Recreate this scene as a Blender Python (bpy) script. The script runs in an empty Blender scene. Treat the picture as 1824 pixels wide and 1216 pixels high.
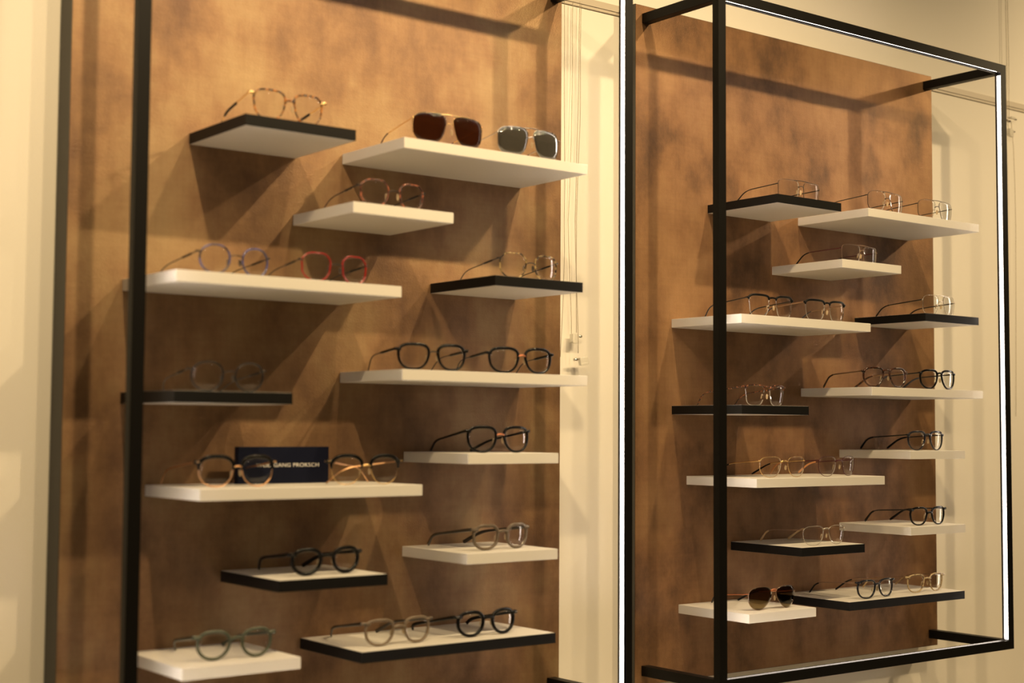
import bpy, bmesh, math, random
from mathutils import Vector, Matrix, noise

# ------------------------------------------------------------------ camera
SC = bpy.context.scene
COL = SC.collection
LENS, YAW, PITCH, ROLL, CX, CY, CZ = (51.325952, 0.655305, 0.060872, 0.00642, -0.986859, -2.224705, 1.503498)

def cam_axes():
    cy, sy = math.cos(YAW), math.sin(YAW)
    cp, sp = math.cos(PITCH), math.sin(PITCH)
    f = Vector((sy*cp, cy*cp, sp)); r = Vector((cy, -sy, 0)); u = r.cross(f)
    cr, sr = math.cos(ROLL), math.sin(ROLL)
    return cr*r + sr*u, -sr*r + cr*u, f

R_, U_, F_ = cam_axes()
cam_data = bpy.data.cameras.new('camera')
cam = bpy.data.objects.new('camera', cam_data)
COL.objects.link(cam)
m = Matrix.Identity(4)
for i in range(3):
    m[i][0], m[i][1], m[i][2] = R_[i], U_[i], -F_[i]
m[0][3], m[1][3], m[2][3] = CX, CY, CZ
cam.matrix_world = m
cam_data.sensor_width = 36.0
cam_data.lens = LENS
cam_data.clip_start = 0.05
cam_data.dof.use_dof = True
cam_data.dof.focus_distance = 3.15
cam_data.dof.aperture_fstop = 2.9
SC.camera = cam

# ------------------------------------------------------------------ light and exposure
SC.view_settings.view_transform = 'Standard'
SC.view_settings.look = 'None'
SC.view_settings.gamma = 1.0
SC.view_settings.use_curve_mapping = False
SC.view_settings.exposure = 0.0

world = bpy.data.worlds.new('world')
SC.world = world
world.use_nodes = True
bg = world.node_tree.nodes['Background']
bg.inputs['Color'].default_value = (1.0, 0.80, 0.55, 1)
bg.inputs['Strength'].default_value = 0.02

WARM = (1.0, 0.735, 0.40)
LAMP_Z, LAMP_Y = 2.78, -1.22

def spot(x, y, z, power, aim, angle=75, blend=0.7, radius=0.022, color=WARM):
    L = bpy.data.lights.new('ceiling_spot', 'SPOT')
    L.energy = power; L.color = color
    L.spot_size = math.radians(angle); L.spot_blend = blend
    L.shadow_soft_size = radius
    o = bpy.data.objects.new('ceiling_spot', L)
    COL.objects.link(o)
    o.location = (x, y, z)
    o.rotation_euler = (Vector(aim) - Vector((x, y, z))).to_track_quat('-Z', 'Y').to_euler()
    return o

# the row of ceiling spots in front of the wall (their shadows cross on the panels)
SPOTS = ((-0.70, 18), (-0.15, 78), (0.40, 30), (0.97, 70), (1.45, 56))
for sx, sp in SPOTS:
    if sp:
        spot(sx, LAMP_Y, LAMP_Z, sp, (sx, 0.0, 1.40), 118, 1.0)
spot(3.30, LAMP_Y, LAMP_Z, 112, (3.05, 0.0, 2.0), 104, 1.0)  # added lamp, set apart to brighten the wall right of the frames
# unseen downlights added further back, as fill for the floor and room
ROOM_FILL = 9
for sx, sy in ((-0.6, -2.9), (1.1, -2.7), (2.6, -2.4)):
    spot(sx, sy, LAMP_Z, ROOM_FILL, (sx, sy, 0), 120, 0.6, 0.06)

# ------------------------------------------------------------------ materials
def mat(name):
    M = bpy.data.materials.new(name)
    M.use_nodes = True
    return M, M.node_tree.nodes, M.node_tree.links, M.node_tree.nodes['Principled BSDF']

def plain(name, col, rough=0.5, metal=0.0, coat=0.0, bump=0.0, bscale=300.0, spec=0.5):
    M, N, L, B = mat(name)
    B.inputs['Base Color'].default_value = (*col, 1)
    B.inputs['Roughness'].default_value = rough
    B.inputs['Metallic'].default_value = metal
    B.inputs['Coat Weight'].default_value = coat
    B.inputs['Specular IOR Level'].default_value = spec
    if bump:
        tc = N.new('ShaderNodeTexCoord'); nz = N.new('ShaderNodeTexNoise')
        nz.inputs['Scale'].default_value = bscale
        L.new(tc.outputs['Object'], nz.inputs['Vector'])
        bp = N.new('ShaderNodeBump'); bp.inputs['Strength'].default_value = bump
        bp.inputs['Distance'].default_value = 0.001
        L.new(nz.outputs['Fac'], bp.inputs['Height']); L.new(bp.outputs['Normal'], B.inputs['Normal'])
    return M

def tortoise(name, a, b, scale=180.0, lo=0.42, hi=0.58, rough=0.2):
    M, N, L, B = mat(name)
    tc = N.new('ShaderNodeTexCoord'); nz = N.new('ShaderNodeTexNoise')
    nz.inputs['Scale'].default_value = scale; nz.inputs['Detail'].default_value = 3
    L.new(tc.outputs['Object'], nz.inputs['Vector'])
    rp = N.new('ShaderNodeValToRGB')
    rp.color_ramp.elements[0].position = lo; rp.color_ramp.elements[0].color = (*a, 1)
    rp.color_ramp.elements[1].position = hi; rp.color_ramp.elements[1].color = (*b, 1)
    L.new(nz.outputs['Fac'], rp.inputs['Fac']); L.new(rp.outputs['Color'], B.inputs['Base Color'])
    B.inputs['Roughness'].default_value = rough
    return M

def clear_plastic(name, col, clear=0.5, rough=0.15):
    M, N, L, B = mat(name)
    B.inputs['Base Color'].default_value = (*col, 1)
    B.inputs['Roughness'].default_value = rough
    tr = N.new('ShaderNodeBsdfTransparent')
    tr.inputs['Color'].default_value = (*[min(1, c*1.6+0.25) for c in col], 1)
    mx = N.new('ShaderNodeMixShader'); mx.inputs['Fac'].default_value = clear
    L.new(B.outputs[0], mx.inputs[1]); L.new(tr.outputs[0], mx.inputs[2])
    L.new(mx.outputs[0], N['Material Output'].inputs['Surface'])
    return M

def lens_mat(name, tint, refl=0.03, grad=None, body=None):
    """thin glass: see-through with a Schlick reflection on each face"""
    M, N, L, B = mat(name)
    N.remove(B)
    lw = N.new('ShaderNodeLayerWeight')
    p = N.new('ShaderNodeMath'); p.operation = 'POWER'; p.inputs[1].default_value = 5
    lw.inputs['Blend'].default_value = 0.5
    L.new(lw.outputs['Facing'], p.inputs[0])
    k = N.new('ShaderNodeMath'); k.operation = 'MULTIPLY_ADD'
    k.inputs[1].default_value = 0.9; k.inputs[2].default_value = refl
    L.new(p.outputs[0], k.inputs[0])
    tr = N.new('ShaderNodeBsdfTransparent'); tr.inputs['Color'].default_value = (*tint, 1)
    if grad:
        tc = N.new('ShaderNodeTexCoord'); sx = N.new('ShaderNodeSeparateXYZ')
        L.new(tc.outputs['Object'], sx.inputs[0])
        mr = N.new('ShaderNodeMapRange')
        mr.inputs['From Min'].default_value = 0.005; mr.inputs['From Max'].default_value = 0.042
        L.new(sx.outputs['Z'], mr.inputs['Value'])
        rp = N.new('ShaderNodeValToRGB')
        rp.color_ramp.elements[0].color = (*grad, 1); rp.color_ramp.elements[1].color = (*tint, 1)
        L.new(mr.outputs[0], rp.inputs['Fac']); L.new(rp.outputs['Color'], tr.inputs['Color'])
    if body:  # diffuse grey stands in for the room mirrored in the lens
        df = N.new('ShaderNodeBsdfDiffuse'); df.inputs['Color'].default_value = (*body, 1)
        mb = N.new('ShaderNodeMixShader'); mb.inputs['Fac'].default_value = 0.55
        L.new(tr.outputs[0], mb.inputs[1]); L.new(df.outputs[0], mb.inputs[2])
        tr = mb
    gl = N.new('ShaderNodeBsdfGlossy'); gl.inputs['Roughness'].default_value = 0.02
    mx = N.new('ShaderNodeMixShader')
    L.new(k.outputs[0], mx.inputs['Fac']); L.new(tr.outputs[0], mx.inputs[1]); L.new(gl.outputs[0], mx.inputs[2])
    L.new(mx.outputs[0], N['Material Output'].inputs['Surface'])
    return M

def panel_mat(name, light, mid, dark, seed):
    """mottled bronze-brown leather-like laminate"""
    M, N, L, B = mat(name)
    tc = N.new('ShaderNodeTexCoord')
    mp = N.new('ShaderNodeMapping'); mp.inputs['Location'].default_value = (seed, seed*2.3, seed*0.7)
    L.new(tc.outputs['Object'], mp.inputs['Vector'])
    mp2 = N.new('ShaderNodeMapping'); mp2.inputs['Scale'].default_value = (1.15, 1.15, 0.85)
    L.new(mp.outputs[0], mp2.inputs['Vector'])
    n1 = N.new('ShaderNodeTexNoise'); n1.inputs['Scale'].default_value = 5.0
    n1.inputs['Detail'].default_value = 9; n1.inputs['Roughness'].default_value = 0.62
    L.new(mp2.outputs[0], n1.inputs['Vector'])
    rp = N.new('ShaderNodeValToRGB'); e = rp.color_ramp.elements
    e[0].position = 0.33; e[0].color = (*dark, 1)
    e[1].position = 0.66; e[1].color = (*light, 1)
    x = e.new(0.48); x.color = (*mid, 1)
    L.new(n1.outputs['Fac'], rp.inputs['Fac'])
    # fine vertical and horizontal cloth-like streaks
    mv = N.new('ShaderNodeMapping'); mv.inputs['Scale'].default_value = (160, 160, 9)
    L.new(tc.outputs['Object'], mv.inputs['Vector'])
    n2 = N.new('ShaderNodeTexNoise'); n2.inputs['Scale'].default_value = 1.0; n2.inputs['Detail'].default_value = 3
    L.new(mv.outputs[0], n2.inputs['Vector'])
    mh = N.new('ShaderNodeMapping'); mh.inputs['Scale'].default_value = (9, 9, 170)
    L.new(tc.outputs['Object'], mh.inputs['Vector'])
    n3 = N.new('ShaderNodeTexNoise'); n3.inputs['Scale'].default_value = 1.0; n3.inputs['Detail'].default_value = 3
    L.new(mh.outputs[0], n3.inputs['Vector'])
    ad = N.new('ShaderNodeMath'); ad.operation = 'ADD'
    L.new(n2.outputs['Fac'], ad.inputs[0]); L.new(n3.outputs['Fac'], ad.inputs[1])
    mr = N.new('ShaderNodeMapRange')
    mr.inputs['From Min'].default_value = 0.6; mr.inputs['From Max'].default_value = 1.4
    mr.inputs['To Min'].default_value = 0.93; mr.inputs['To Max'].default_value = 1.07
    L.new(ad.outputs[0], mr.inputs['Value'])
    mul = N.new('ShaderNodeVectorMath'); mul.operation = 'SCALE'
    L.new(rp.outputs['Color'], mul.inputs[0]); L.new(mr.outputs[0], mul.inputs['Scale'])
    L.new(mul.outputs[0], B.inputs['Base Color'])
    B.inputs['Roughness'].default_value = 0.52
    B.inputs['Metallic'].default_value = 0.45
    vo = N.new('ShaderNodeTexVoronoi'); vo.inputs['Scale'].default_value = 420
    L.new(tc.outputs['Object'], vo.inputs['Vector'])
    bp = N.new('ShaderNodeBump'); bp.inputs['Strength'].default_value = 0.25; bp.inputs['Distance'].default_value = 0.001
    L.new(vo.outputs['Distance'], bp.inputs['Height']); L.new(bp.outputs['Normal'], B.inputs['Normal'])
    return M

def emit_mat(name, col, strength):
    M, N, L, B = mat(name)
    B.inputs['Base Color'].default_value = (0.8, 0.8, 0.8, 1)
    B.inputs['Emission Color'].default_value = (*col, 1)
    # frosted profile: brightest along its middle, dimmer to both edges
    tc = N.new('ShaderNodeTexCoord'); sp = N.new('ShaderNodeSeparateXYZ')
    L.new(tc.outputs['Generated'], sp.inputs[0])
    a = N.new('ShaderNodeMath'); a.operation = 'MULTIPLY'; a.inputs[1].default_value = math.pi
    L.new(sp.outputs['Y'], a.inputs[0])
    b = N.new('ShaderNodeMath'); b.operation = 'SINE'; L.new(a.outputs[0], b.inputs[0])
    c = N.new('ShaderNodeMath'); c.operation = 'POWER'; c.inputs[1].default_value = 2.0; L.new(b.outputs[0], c.inputs[0])
    d = N.new('ShaderNodeMath'); d.operation = 'MULTIPLY_ADD'
    d.inputs[1].default_value = strength; d.inputs[2].default_value = 0.9
    L.new(c.outputs[0], d.inputs[0]); L.new(d.outputs[0], B.inputs['Emission Strength'])
    return M

M_WALL = plain('wall_paint', (0.78, 0.74, 0.66), 0.7, bump=0.04, bscale=260, spec=0.3)
M_FAR = plain('far_wall_paint', (0.24, 0.225, 0.20), 0.8)
M_CEIL = plain('ceiling_paint', (0.30, 0.285, 0.26), 0.8)
M_FLOOR = plain('floor_finish', (0.17, 0.15, 0.12), 0.6)
M_LEDGE = plain('white_ledge', (0.50, 0.48, 0.44), 0.5)
M_RAIL = plain('rail_recess_tone', (0.50, 0.44, 0.35), 0.5)  # darker beige carries the shade of the rail's recess
M_PANEL_A = panel_mat('bronze_laminate', (0.31, 0.205, 0.100), (0.225, 0.126, 0.060), (0.120, 0.063, 0.033), 3.1)
M_PANEL_B = panel_mat('copper_laminate', (0.33, 0.185, 0.085), (0.225, 0.117, 0.053), (0.09, 0.047, 0.024), 8.7)
M_EDGE = plain('panel_edge', (0.05, 0.047, 0.04), 0.5)
M_BLACK = plain('black_powder_coat', (0.005, 0.0045, 0.004), 0.45, bump=0.08, bscale=900, spec=0.14)
LED_S, LED_T, LED_B = 36.0, 90.0, 80.0
LED_C = (1.0, 0.86, 0.74)
M_LED = emit_mat('led_strip_glow', LED_C, LED_S)
M_LED_T = emit_mat('led_strip_top_glow', LED_C, LED_T)
M_LED_B = emit_mat('led_strip_base_glow', LED_C, LED_B)
M_WHITE = plain('white_laminate', (0.62, 0.595, 0.545), 0.5, bump=0.02, bscale=500, spec=0.4)
M_BAND = plain('black_edge_band', (0.007, 0.0065, 0.006), 0.45, spec=0.14)
M_NAVY = plain('navy_block', (0.0055, 0.007, 0.018), 0.5, spec=0.1)
M_TEXT = plain('white_lettering', (0.75, 0.72, 0.68), 0.5)
M_CORD = clear_plastic('clear_cord', (0.46, 0.41, 0.33), 0.35, 0.1)
M_HOOK = clear_plastic('clear_hook', (0.80, 0.77, 0.68), 0.3, 0.1)
M_SCREW = plain('steel_screw', (0.7, 0.68, 0.62), 0.25, 1.0)

C = {
 'black': plain('black_acetate', (0.004, 0.0036, 0.0035), 0.12, spec=0.2),
 'matteblack': plain('matte_black', (0.005, 0.0045, 0.0045), 0.3, spec=0.15),
 'gun': plain('gunmetal', (0.045, 0.039, 0.034), 0.3, 0.8),
 'darkwire': plain('dark_wire', (0.05, 0.038, 0.03), 0.35, 0.7),
 'silver': plain('silver_metal', (0.55, 0.53, 0.50), 0.22, 1.0),
 'palesilver': plain('pale_silver_wire', (0.60, 0.54, 0.47), 0.25, 0.9),
 'gold': plain('gold_metal', (0.85, 0.58, 0.25), 0.22, 1.0),
 'rosegold': plain('rose_gold_metal', (0.72, 0.42, 0.22), 0.28, 1.0),
 'copper': plain('copper_metal', (0.72, 0.28, 0.14), 0.28, 1.0),
 'brownmetal': plain('brown_metal', (0.32, 0.20, 0.12), 0.35, 0.8),
 'burgundy': plain('burgundy_metal', (0.085, 0.012, 0.014), 0.3, 0.5),
 'tort': tortoise('honey_tortoise', (0.022, 0.008, 0.004), (0.40, 0.15, 0.03), 130, 0.46, 0.62),
 'redtort': tortoise('red_tortoise', (0.035, 0.010, 0.007), (0.36, 0.12, 0.065), 120, 0.46, 0.64),
 'creamtort': tortoise('cream_tortoise', (0.012, 0.008, 0.006), (0.42, 0.30, 0.13), 110, 0.46, 0.58),
 'browntort': tortoise('brown_tortoise', (0.010, 0.005, 0.003), (0.065, 0.022, 0.010), 160),
 'havana': tortoise('havana', (0.018, 0.006, 0.004), (0.26, 0.08, 0.028), 240, 0.48, 0.62),
 'blue': tortoise('blue_acetate', (0.022, 0.020, 0.032), (0.09, 0.10, 0.28), 60, 0.38, 0.68),
 'red': plain('red_acetate', (0.23, 0.009, 0.006), 0.2),
 'darkrim': plain('dark_rim', (0.012, 0.010, 0.009), 0.2, spec=0.25),
 'smoke': clear_plastic('smoke_crystal', (0.16, 0.125, 0.09), 0.30),
 'smokedark': plain('dark_smoke_acetate', (0.035, 0.028, 0.022), 0.2),
 'crystal': clear_plastic('grey_crystal', (0.23, 0.18, 0.13), 0.35),
 'green': clear_plastic('green_crystal', (0.075, 0.085, 0.055), 0.2),
 'greendark': plain('dark_green_acetate', (0.035, 0.042, 0.03), 0.25),
 'navyblack': tortoise('navy_black_acetate', (0.006, 0.006, 0.009), (0.014, 0.015, 0.027), 200, rough=0.15),
 'beigetort': tortoise('beige_tortoise', (0.08, 0.04, 0.018), (0.46, 0.35, 0.20), 170, 0.34, 0.48),
 'beige': plain('beige_sleeve', (0.60, 0.42, 0.20), 0.3),
 'caramel': plain('caramel_sleeve', (0.46, 0.20, 0.075), 0.3),
 'brownsleeve': plain('brown_sleeve', (0.07, 0.028, 0.016), 0.3),
 'bluesleeve': plain('blue_black_sleeve', (0.016, 0.02, 0.03), 0.35),
 'pad': clear_plastic('nose_pad_silicone', (0.62, 0.48, 0.33), 0.35, 0.25),
 'paddark': plain('dark_nose_pad', (0.06, 0.05, 0.04), 0.3),
}
LN = {
 'clear': lens_mat('clear_lens', (0.985, 0.985, 0.98), 0.028),
 'brown': lens_mat('brown_sun_lens', (0.26, 0.17, 0.13), 0.03),
 'grey': lens_mat('grey_mirror_lens', (0.26, 0.26, 0.24), 0.16, body=(0.075, 0.07, 0.06)),  # reflected room put in as a grey diffuse colour
 'grad': lens_mat('gradient_brown_lens', (0.25, 0.19, 0.15), 0.03, (0.50, 0.43, 0.28)),
}

# ------------------------------------------------------------------ object helpers
def link(name, me, material=None, parent=None):
    o = bpy.data.objects.new(name, me)
    COL.objects.link(o)
    if material is not None and me is not None:
        me.materials.append(material)
    if parent is not None:
        o.parent = parent
    return o

def bm_obj(name, bm, material, parent=None, smooth=True):
    me = bpy.data.meshes.new(name)
    bmesh.ops.recalc_face_normals(bm, faces=bm.faces)
    for f in bm.faces:
        f.smooth = smooth
    bm.to_mesh(me); bm.free()
    return link(name, me, material, parent)

def tag(o, label, cat=None, group=None):
    o['label'] = label
    if cat: o['category'] = cat
    if group: o['group'] = group
    return o

def empty(name, loc, rz=0.0):
    o = bpy.data.objects.new(name, None)
    o.empty_display_size = 0.02
    COL.objects.link(o)
    o.location = loc; o.rotation_euler = (0, 0, rz)
    return o

def add_box(bm, x0, x1, y0, y1, z0, z1, bevel=0.0):
    vs = [bm.verts.new(p) for p in ((x0, y0, z0), (x1, y0, z0), (x1, y1, z0), (x0, y1, z0),
                                    (x0, y0, z1), (x1, y0, z1), (x1, y1, z1), (x0, y1, z1))]
    fs = [bm.faces.new([vs[i] for i in q]) for q in
          ((0, 3, 2, 1), (4, 5, 6, 7), (0, 1, 5, 4), (1, 2, 6, 5), (2, 3, 7, 6), (3, 0, 4, 7))]
    if bevel:
        es = list({e for f in fs for e in f.edges})
        bmesh.ops.bevel(bm, geom=es, offset=bevel, segments=2, affect='EDGES', profile=0.5)

def box_obj(name, dims, material, parent=None, bevel=0.0):
    bm = bmesh.new(); add_box(bm, *dims, bevel=bevel)
    return bm_obj(name, bm, material, parent, smooth=False)

def add_tube(bm, pts, sec, closed=False, up=None, ns=8, power=2.0):
    """sweep an (elliptic / rounded) section along pts; sec(i) -> (half width along side, half height along up)"""
    n = len(pts); rings = []
    for i, p in enumerate(pts):
        a = pts[(i-1) % n] if (closed or i > 0) else p
        b = pts[(i+1) % n] if (closed or i < n-1) else p
        t = (b - a)
        t = t.normalized() if t.length > 1e-9 else Vector((0, 1, 0))
        upv = up(i) if callable(up) else (up or Vector((0, 0, 1)))
        s = t.cross(upv)
        if s.length < 1e-6: s = t.cross(Vector((1, 0, 0)))
        s.normalize(); v = s.cross(t).normalized()
        w, h = sec(i)
        ring = []
        for k in range(ns):
            th = 2*math.pi*k/ns
            c, sn = math.cos(th), math.sin(th)
            c = math.copysign(abs(c)**(2/power), c); sn = math.copysign(abs(sn)**(2/power), sn)
            ring.append(bm.verts.new(p + s*(w*c) + v*(h*sn)))
        rings.append(ring)
    m_ = n if closed else n-1
    for i in range(m_):
        A, B = rings[i], rings[(i+1) % n]
        for k in range(ns):
            bm.faces.new((A[k], A[(k+1) % ns], B[(k+1) % ns], B[k]))
    if not closed:
        bm.faces.new(rings[0][::-1]); bm.faces.new(rings[-1])

def add_ball(bm, c, rx, ry, rz, rot=None, nu=8, nv=6):
    mat_ = Matrix.Translation(c) @ (rot.to_4x4() if rot else Matrix.Identity(4)) @ Matrix.Diagonal((rx, ry, rz, 1))
    bmesh.ops.create_uvsphere(bm, u_segments=nu, v_segments=nv, radius=1.0, matrix=mat_)

# ------------------------------------------------------------------ the room
def plane_box(name, dims, material):
    o = box_obj(name, dims, material)
    o['kind'] = 'structure'
    return o

WALL_Y = 0.050
plane_box('wall_back', (-3.2, 5.2, WALL_Y, WALL_Y+0.12, 0.0, 3.0), M_WALL)
plane_box('floor', (-3.2, 5.2, -4.2, WALL_Y+0.12, -0.1, 0.0), M_FLOOR)
plane_box('ceiling', (-3.2, 5.2, -4.2, WALL_Y+0.12, 3.0, 3.1), M_CEIL)
plane_box('wall_front', (-3.2, 5.2, -4.3, -4.2, 0.0, 3.0), M_FAR)
plane_box('wall_left', (-3.3, -3.2, -4.3, WALL_Y+0.12, 0.0, 3.0), M_FAR)
plane_box('wall_right', (5.2, 5.3, -4.3, WALL_Y+0.12, 0.0, 3.0), M_FAR)
plane_box('bounce_ledge', (-1.2, 3.2, -0.60, WALL_Y, 0.10, 0.80), M_LEDGE)  # unseen ledge, added to bounce lamp light up at the wall and shelves
# picture rail let into the wall at the height of the panels' top
bm = bmesh.new()
RZ = 2.378
add_box(bm, -3.2, 5.2, WALL_Y-0.007, WALL_Y, RZ+0.006, RZ+0.020)
add_box(bm, -3.2, 5.2, WALL_Y-0.0045, WALL_Y, RZ, RZ+0.006)
tr = bm_obj('trim_1', bm, M_RAIL, smooth=False); tr['kind'] = 'structure'

# ------------------------------------------------------------------ panels and frames
PZ0, PZ1 = 0.987, 2.395
WALL_GAP = 0.0015
def add_panel(root, x0, x1, m_):
    rx, _, rz = root.location
    o = box_obj('back_panel', (x0+0.0008-rx, x1-0.0008-rx, 0.0, WALL_Y-WALL_GAP-0.002, PZ0+0.0008-rz, PZ1-0.0008-rz), m_, root)
    o['label'] = 'mottled brown back panel'
    bm = bmesh.new()
    y0, y1 = 0.0012, WALL_Y-WALL_GAP
    a, b, c, d = x0-rx, x1-rx, PZ0-rz, PZ1-rz
    add_box(bm, a-0.0002, a+0.0008, y0, y1, c, d)
    add_box(bm, b-0.0008, b+0.0002, y0, y1, c, d)
    add_box(bm, a, b, y0, y1, c-0.0002, c+0.0008)
    add_box(bm, a, b, y0, y1, d-0.0008, d+0.0002)
    e = bm_obj('edge_strip', bm, M_EDGE, o, smooth=False)
    e['label'] = 'dark edge of the panel'

RECESS = 0.0014
def make_display(x0, x1, px0, px1, pm, label):
    T, DP = 0.0205, 0.0165
    YF = -0.222; z0, z1 = 1.006, 2.377
    r = empty('eyewear_display', (x0, 0, z0))
    tag(r, label, 'wall display', 'wall displays with brown panels')
    add_panel(r, px0, px1, pm)
    def part(name, dims, m_, lab=None, bevel=0.0008):
        d = (dims[0]-x0, dims[1]-x0, dims[2], dims[3], dims[4]-z0, dims[5]-z0)
        o = box_obj(name, d, m_, r, bevel)
        if lab: o['label'] = lab
        return o
    YB = YF + DP
    lw = 0.0125; e = 0.0032; lip = 0.0009
    def channel(name, boxes):
        bm = bmesh.new()
        for d in boxes:
            add_box(bm, d[0]-x0, d[1]-x0, d[2], d[3], d[4]-z0, d[5]-z0)
        return bm_obj(name, bm, M_BLACK, r, smooth=False)
    yl, yh = YF+lip, YF+lw
    channel('post', [(x0, x0+T-e, YF, YB, z0, z1), (x0+T-e, x0+T, YF, yl, z0, z1), (x0+T-e, x0+T, yh, YB, z0, z1)])
    channel('post', [(x1-T+e, x1, YF, YB, z0, z1), (x1-T, x1-T+e, YF, yl, z0, z1), (x1-T, x1-T+e, yh, YB, z0, z1)])
    channel('top_rail', [(x0+T, x1-T, YF, YB, z1-T+e, z1), (x0+T, x1-T, YF, yl, z1-T, z1-T+e), (x0+T, x1-T, yh, YB, z1-T, z1-T+e)])
    eb = 0.0045
    channel('bottom_rail', [(x0+T, x1-T, YF, YB, z0, z0+T-eb), (x0+T, x1-T, YF, yl, z0+T-eb, z0+T), (x0+T, x1-T, yh, YB, z0+T-eb, z0+T)])
    for xa in (x0, x1-T):
        for za in (z0, z1-T):
            part('bracket_arm', (xa, xa+T, YB, 0.0, za, za+T), M_BLACK)
    g, q = RECESS, e-0.0001
    ga = 0.0004
    part('led_strip', (x1-T+g, x1-T+q, yl, yh, z0+T+0.002, z1-T-0.006), M_LED, 'glowing white light strip on the right post', 0)
    part('led_strip', (x0+T-q, x0+T-g, yl, yh, z0+T+0.002, z1-T-0.006), M_LED, 'glowing white light strip on the left post', 0)
    part('led_strip', (x0+T+0.006, x1-T-0.006, yl, yl+0.0065, z1-T+0.0022, z1-T+q), M_LED_T, 'glowing white light strip under the top rail', 0)
    part('led_strip', (x0+T+0.006, x1-T-0.006, yl, yh, z0+T-eb+0.0001, z0+T-eb+0.0010), M_LED_B, 'light strip sunk in the bottom rail', 0)
    return r

make_display(-0.1405, 0.834, -0.157, 0.844, M_PANEL_A, 'left wall display, golden-brown panel in a black metal frame cut off by the picture edge')
make_display(1.0610, 2.0280, 1.043, 2.043, M_PANEL_B, 'right wall display, reddish-brown panel with both right frame corners in view')

# ------------------------------------------------------------------ shelves
SHELF = {
  'L1': (0.0463, 1.9911, 's'),
  'L2': (0.3398, 1.9919, 'l'),
  'L3': (0.2426, 1.8737, 's'),
  'L4': (-0.0639, 1.7408, 'l'),
  'L5': (0.5319, 1.7737, 's'),
  'L6': (-0.0631, 1.5602, 's'),
  'L7': (0.3411, 1.6038, 'l'),
  'L8': (0.4767, 1.4639, 's'),
  'L9': (-0.0182, 1.4128, 'l'),
  'L10': (0.4758, 1.2939, 's'),
  'L11': (0.1174, 1.269, 's'),
  'L12': (-0.0412, 1.1492, 's'),
  'L13': (0.2693, 1.1463, 'l'),
  'R1': (1.2537, 1.9921, 's'),
  'R2': (1.5428, 1.9911, 'l'),
  'R3': (1.4553, 1.8729, 's'),
  'R4': (1.1461, 1.7393, 'l'),
  'R5': (1.7392, 1.7729, 's'),
  'R6': (1.1467, 1.5574, 's'),
  'R7': (1.5498, 1.6026, 'l'),
  'R8': (1.6806, 1.4642, 's'),
  'R9': (1.1891, 1.4103, 'l'),
  'R10': (1.6792, 1.2967, 's'),
  'R11': (1.3223, 1.2673, 's'),
  'R12': (1.1655, 1.1433, 's'),
  'R13': (1.4704, 1.1468, 'l'),
}
SW, LW_, ST, SD = 0.1993, 0.4016, 0.0182, 0.2
LBL = {
 'L1': ('black', 'short black-edged shelf at the top left, under the honey tortoise eyeglasses'),
 'L2': ('white', 'long white shelf carrying the two pairs of sunglasses side by side'),
 'L3': ('white', 'short white shelf carrying the red tortoise eyeglasses'),
 'L4': ('white', 'long white shelf carrying the blue and the bright red eyeglasses'),
 'L5': ('black', 'short black-edged shelf under the cream tortoise eyeglasses beside the hanging cords'),
 'L6': ('black', 'short black-edged shelf in deep shade behind the left post'),
 'L7': ('white', 'long white shelf carrying two black acetate eyeglasses on the left panel'),
 'L8': ('white', 'short white shelf carrying black eyeglasses with copper bridge on the left panel'),
 'L9': ('white', 'long white shelf carrying the navy block and two browline eyeglasses'),
 'L10': ('white', 'short white shelf carrying smoky grey crystal eyeglasses'),
 'L11': ('black', 'short black-edged shelf carrying chunky black eyeglasses low on the left panel'),
 'L12': ('white', 'short white shelf carrying the green eyeglasses at the bottom left'),
 'L13': ('black', 'long black-edged shelf at the bottom of the left panel'),
 'R1': ('black', 'short black-edged shelf topmost on the right panel'),
 'R2': ('white', 'long white shelf topmost among white shelves of the right panel'),
 'R3': ('white', 'short white shelf carrying clear rectangular eyeglasses with rosy nose pads'),
 'R4': ('white', 'long white shelf carrying two square black browline eyeglasses'),
 'R5': ('black', 'short black-edged shelf carrying the pale wire eyeglasses at the panel edge'),
 'R6': ('black', 'short black-edged shelf crossed by the post, under the havana eyeglasses'),
 'R7': ('white', 'long white shelf carrying brown and black acetate eyeglasses on the right panel'),
 'R8': ('white', 'short white shelf carrying dark gradient eyeglasses, fourth white shelf up at the right edge'),
 'R9': ('white', 'long white shelf carrying gold and burgundy wire eyeglasses'),
 'R10': ('white', 'short white shelf carrying square black eyeglasses low at the right edge'),
 'R11': ('black', 'short black-edged shelf carrying thin wire eyeglasses with beige temple tips'),
 'R12': ('white', 'short white shelf carrying the aviator sunglasses, lowest on the right panel'),
 'R13': ('black', 'long black-edged shelf at the bottom right, under two square eyeglasses'),
}
LBL['R8'] = ('white', 'short white shelf carrying dark pilot eyeglasses, second white shelf up at the right edge')

for k, (x, z, sz) in SHELF.items():
    w = SW if sz == 's' else LW_
    kind, lab = LBL[k]
    black = kind == 'black'
    i = 0.0012 if black else 0.0
    bm = bmesh.new()
    add_box(bm, i, w-i, -SD+i, 0.0, -ST, 0.0, bevel=0.0006 if not black else 0.0)
    o = bm_obj('shelf', bm, M_WHITE, None, smooth=False)
    o.location = (x, -0.0001, z)
    tag(o, lab, 'shelf', 'white shelves' if not black else 'black-edged shelves')
    if black:
        bm = bmesh.new()
        zt, zb = -0.0003, -ST+0.0002
        add_box(bm, 0, w, -SD, -SD+i, zb, zt)
        add_box(bm, 0, i, -SD+i, 0, zb, zt)
        add_box(bm, w-i, w, -SD+i, 0, zb, zt)
        e = bm_obj('edge_band', bm, M_BAND, o, smooth=False)
        e['label'] = 'black edge band'

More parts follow.
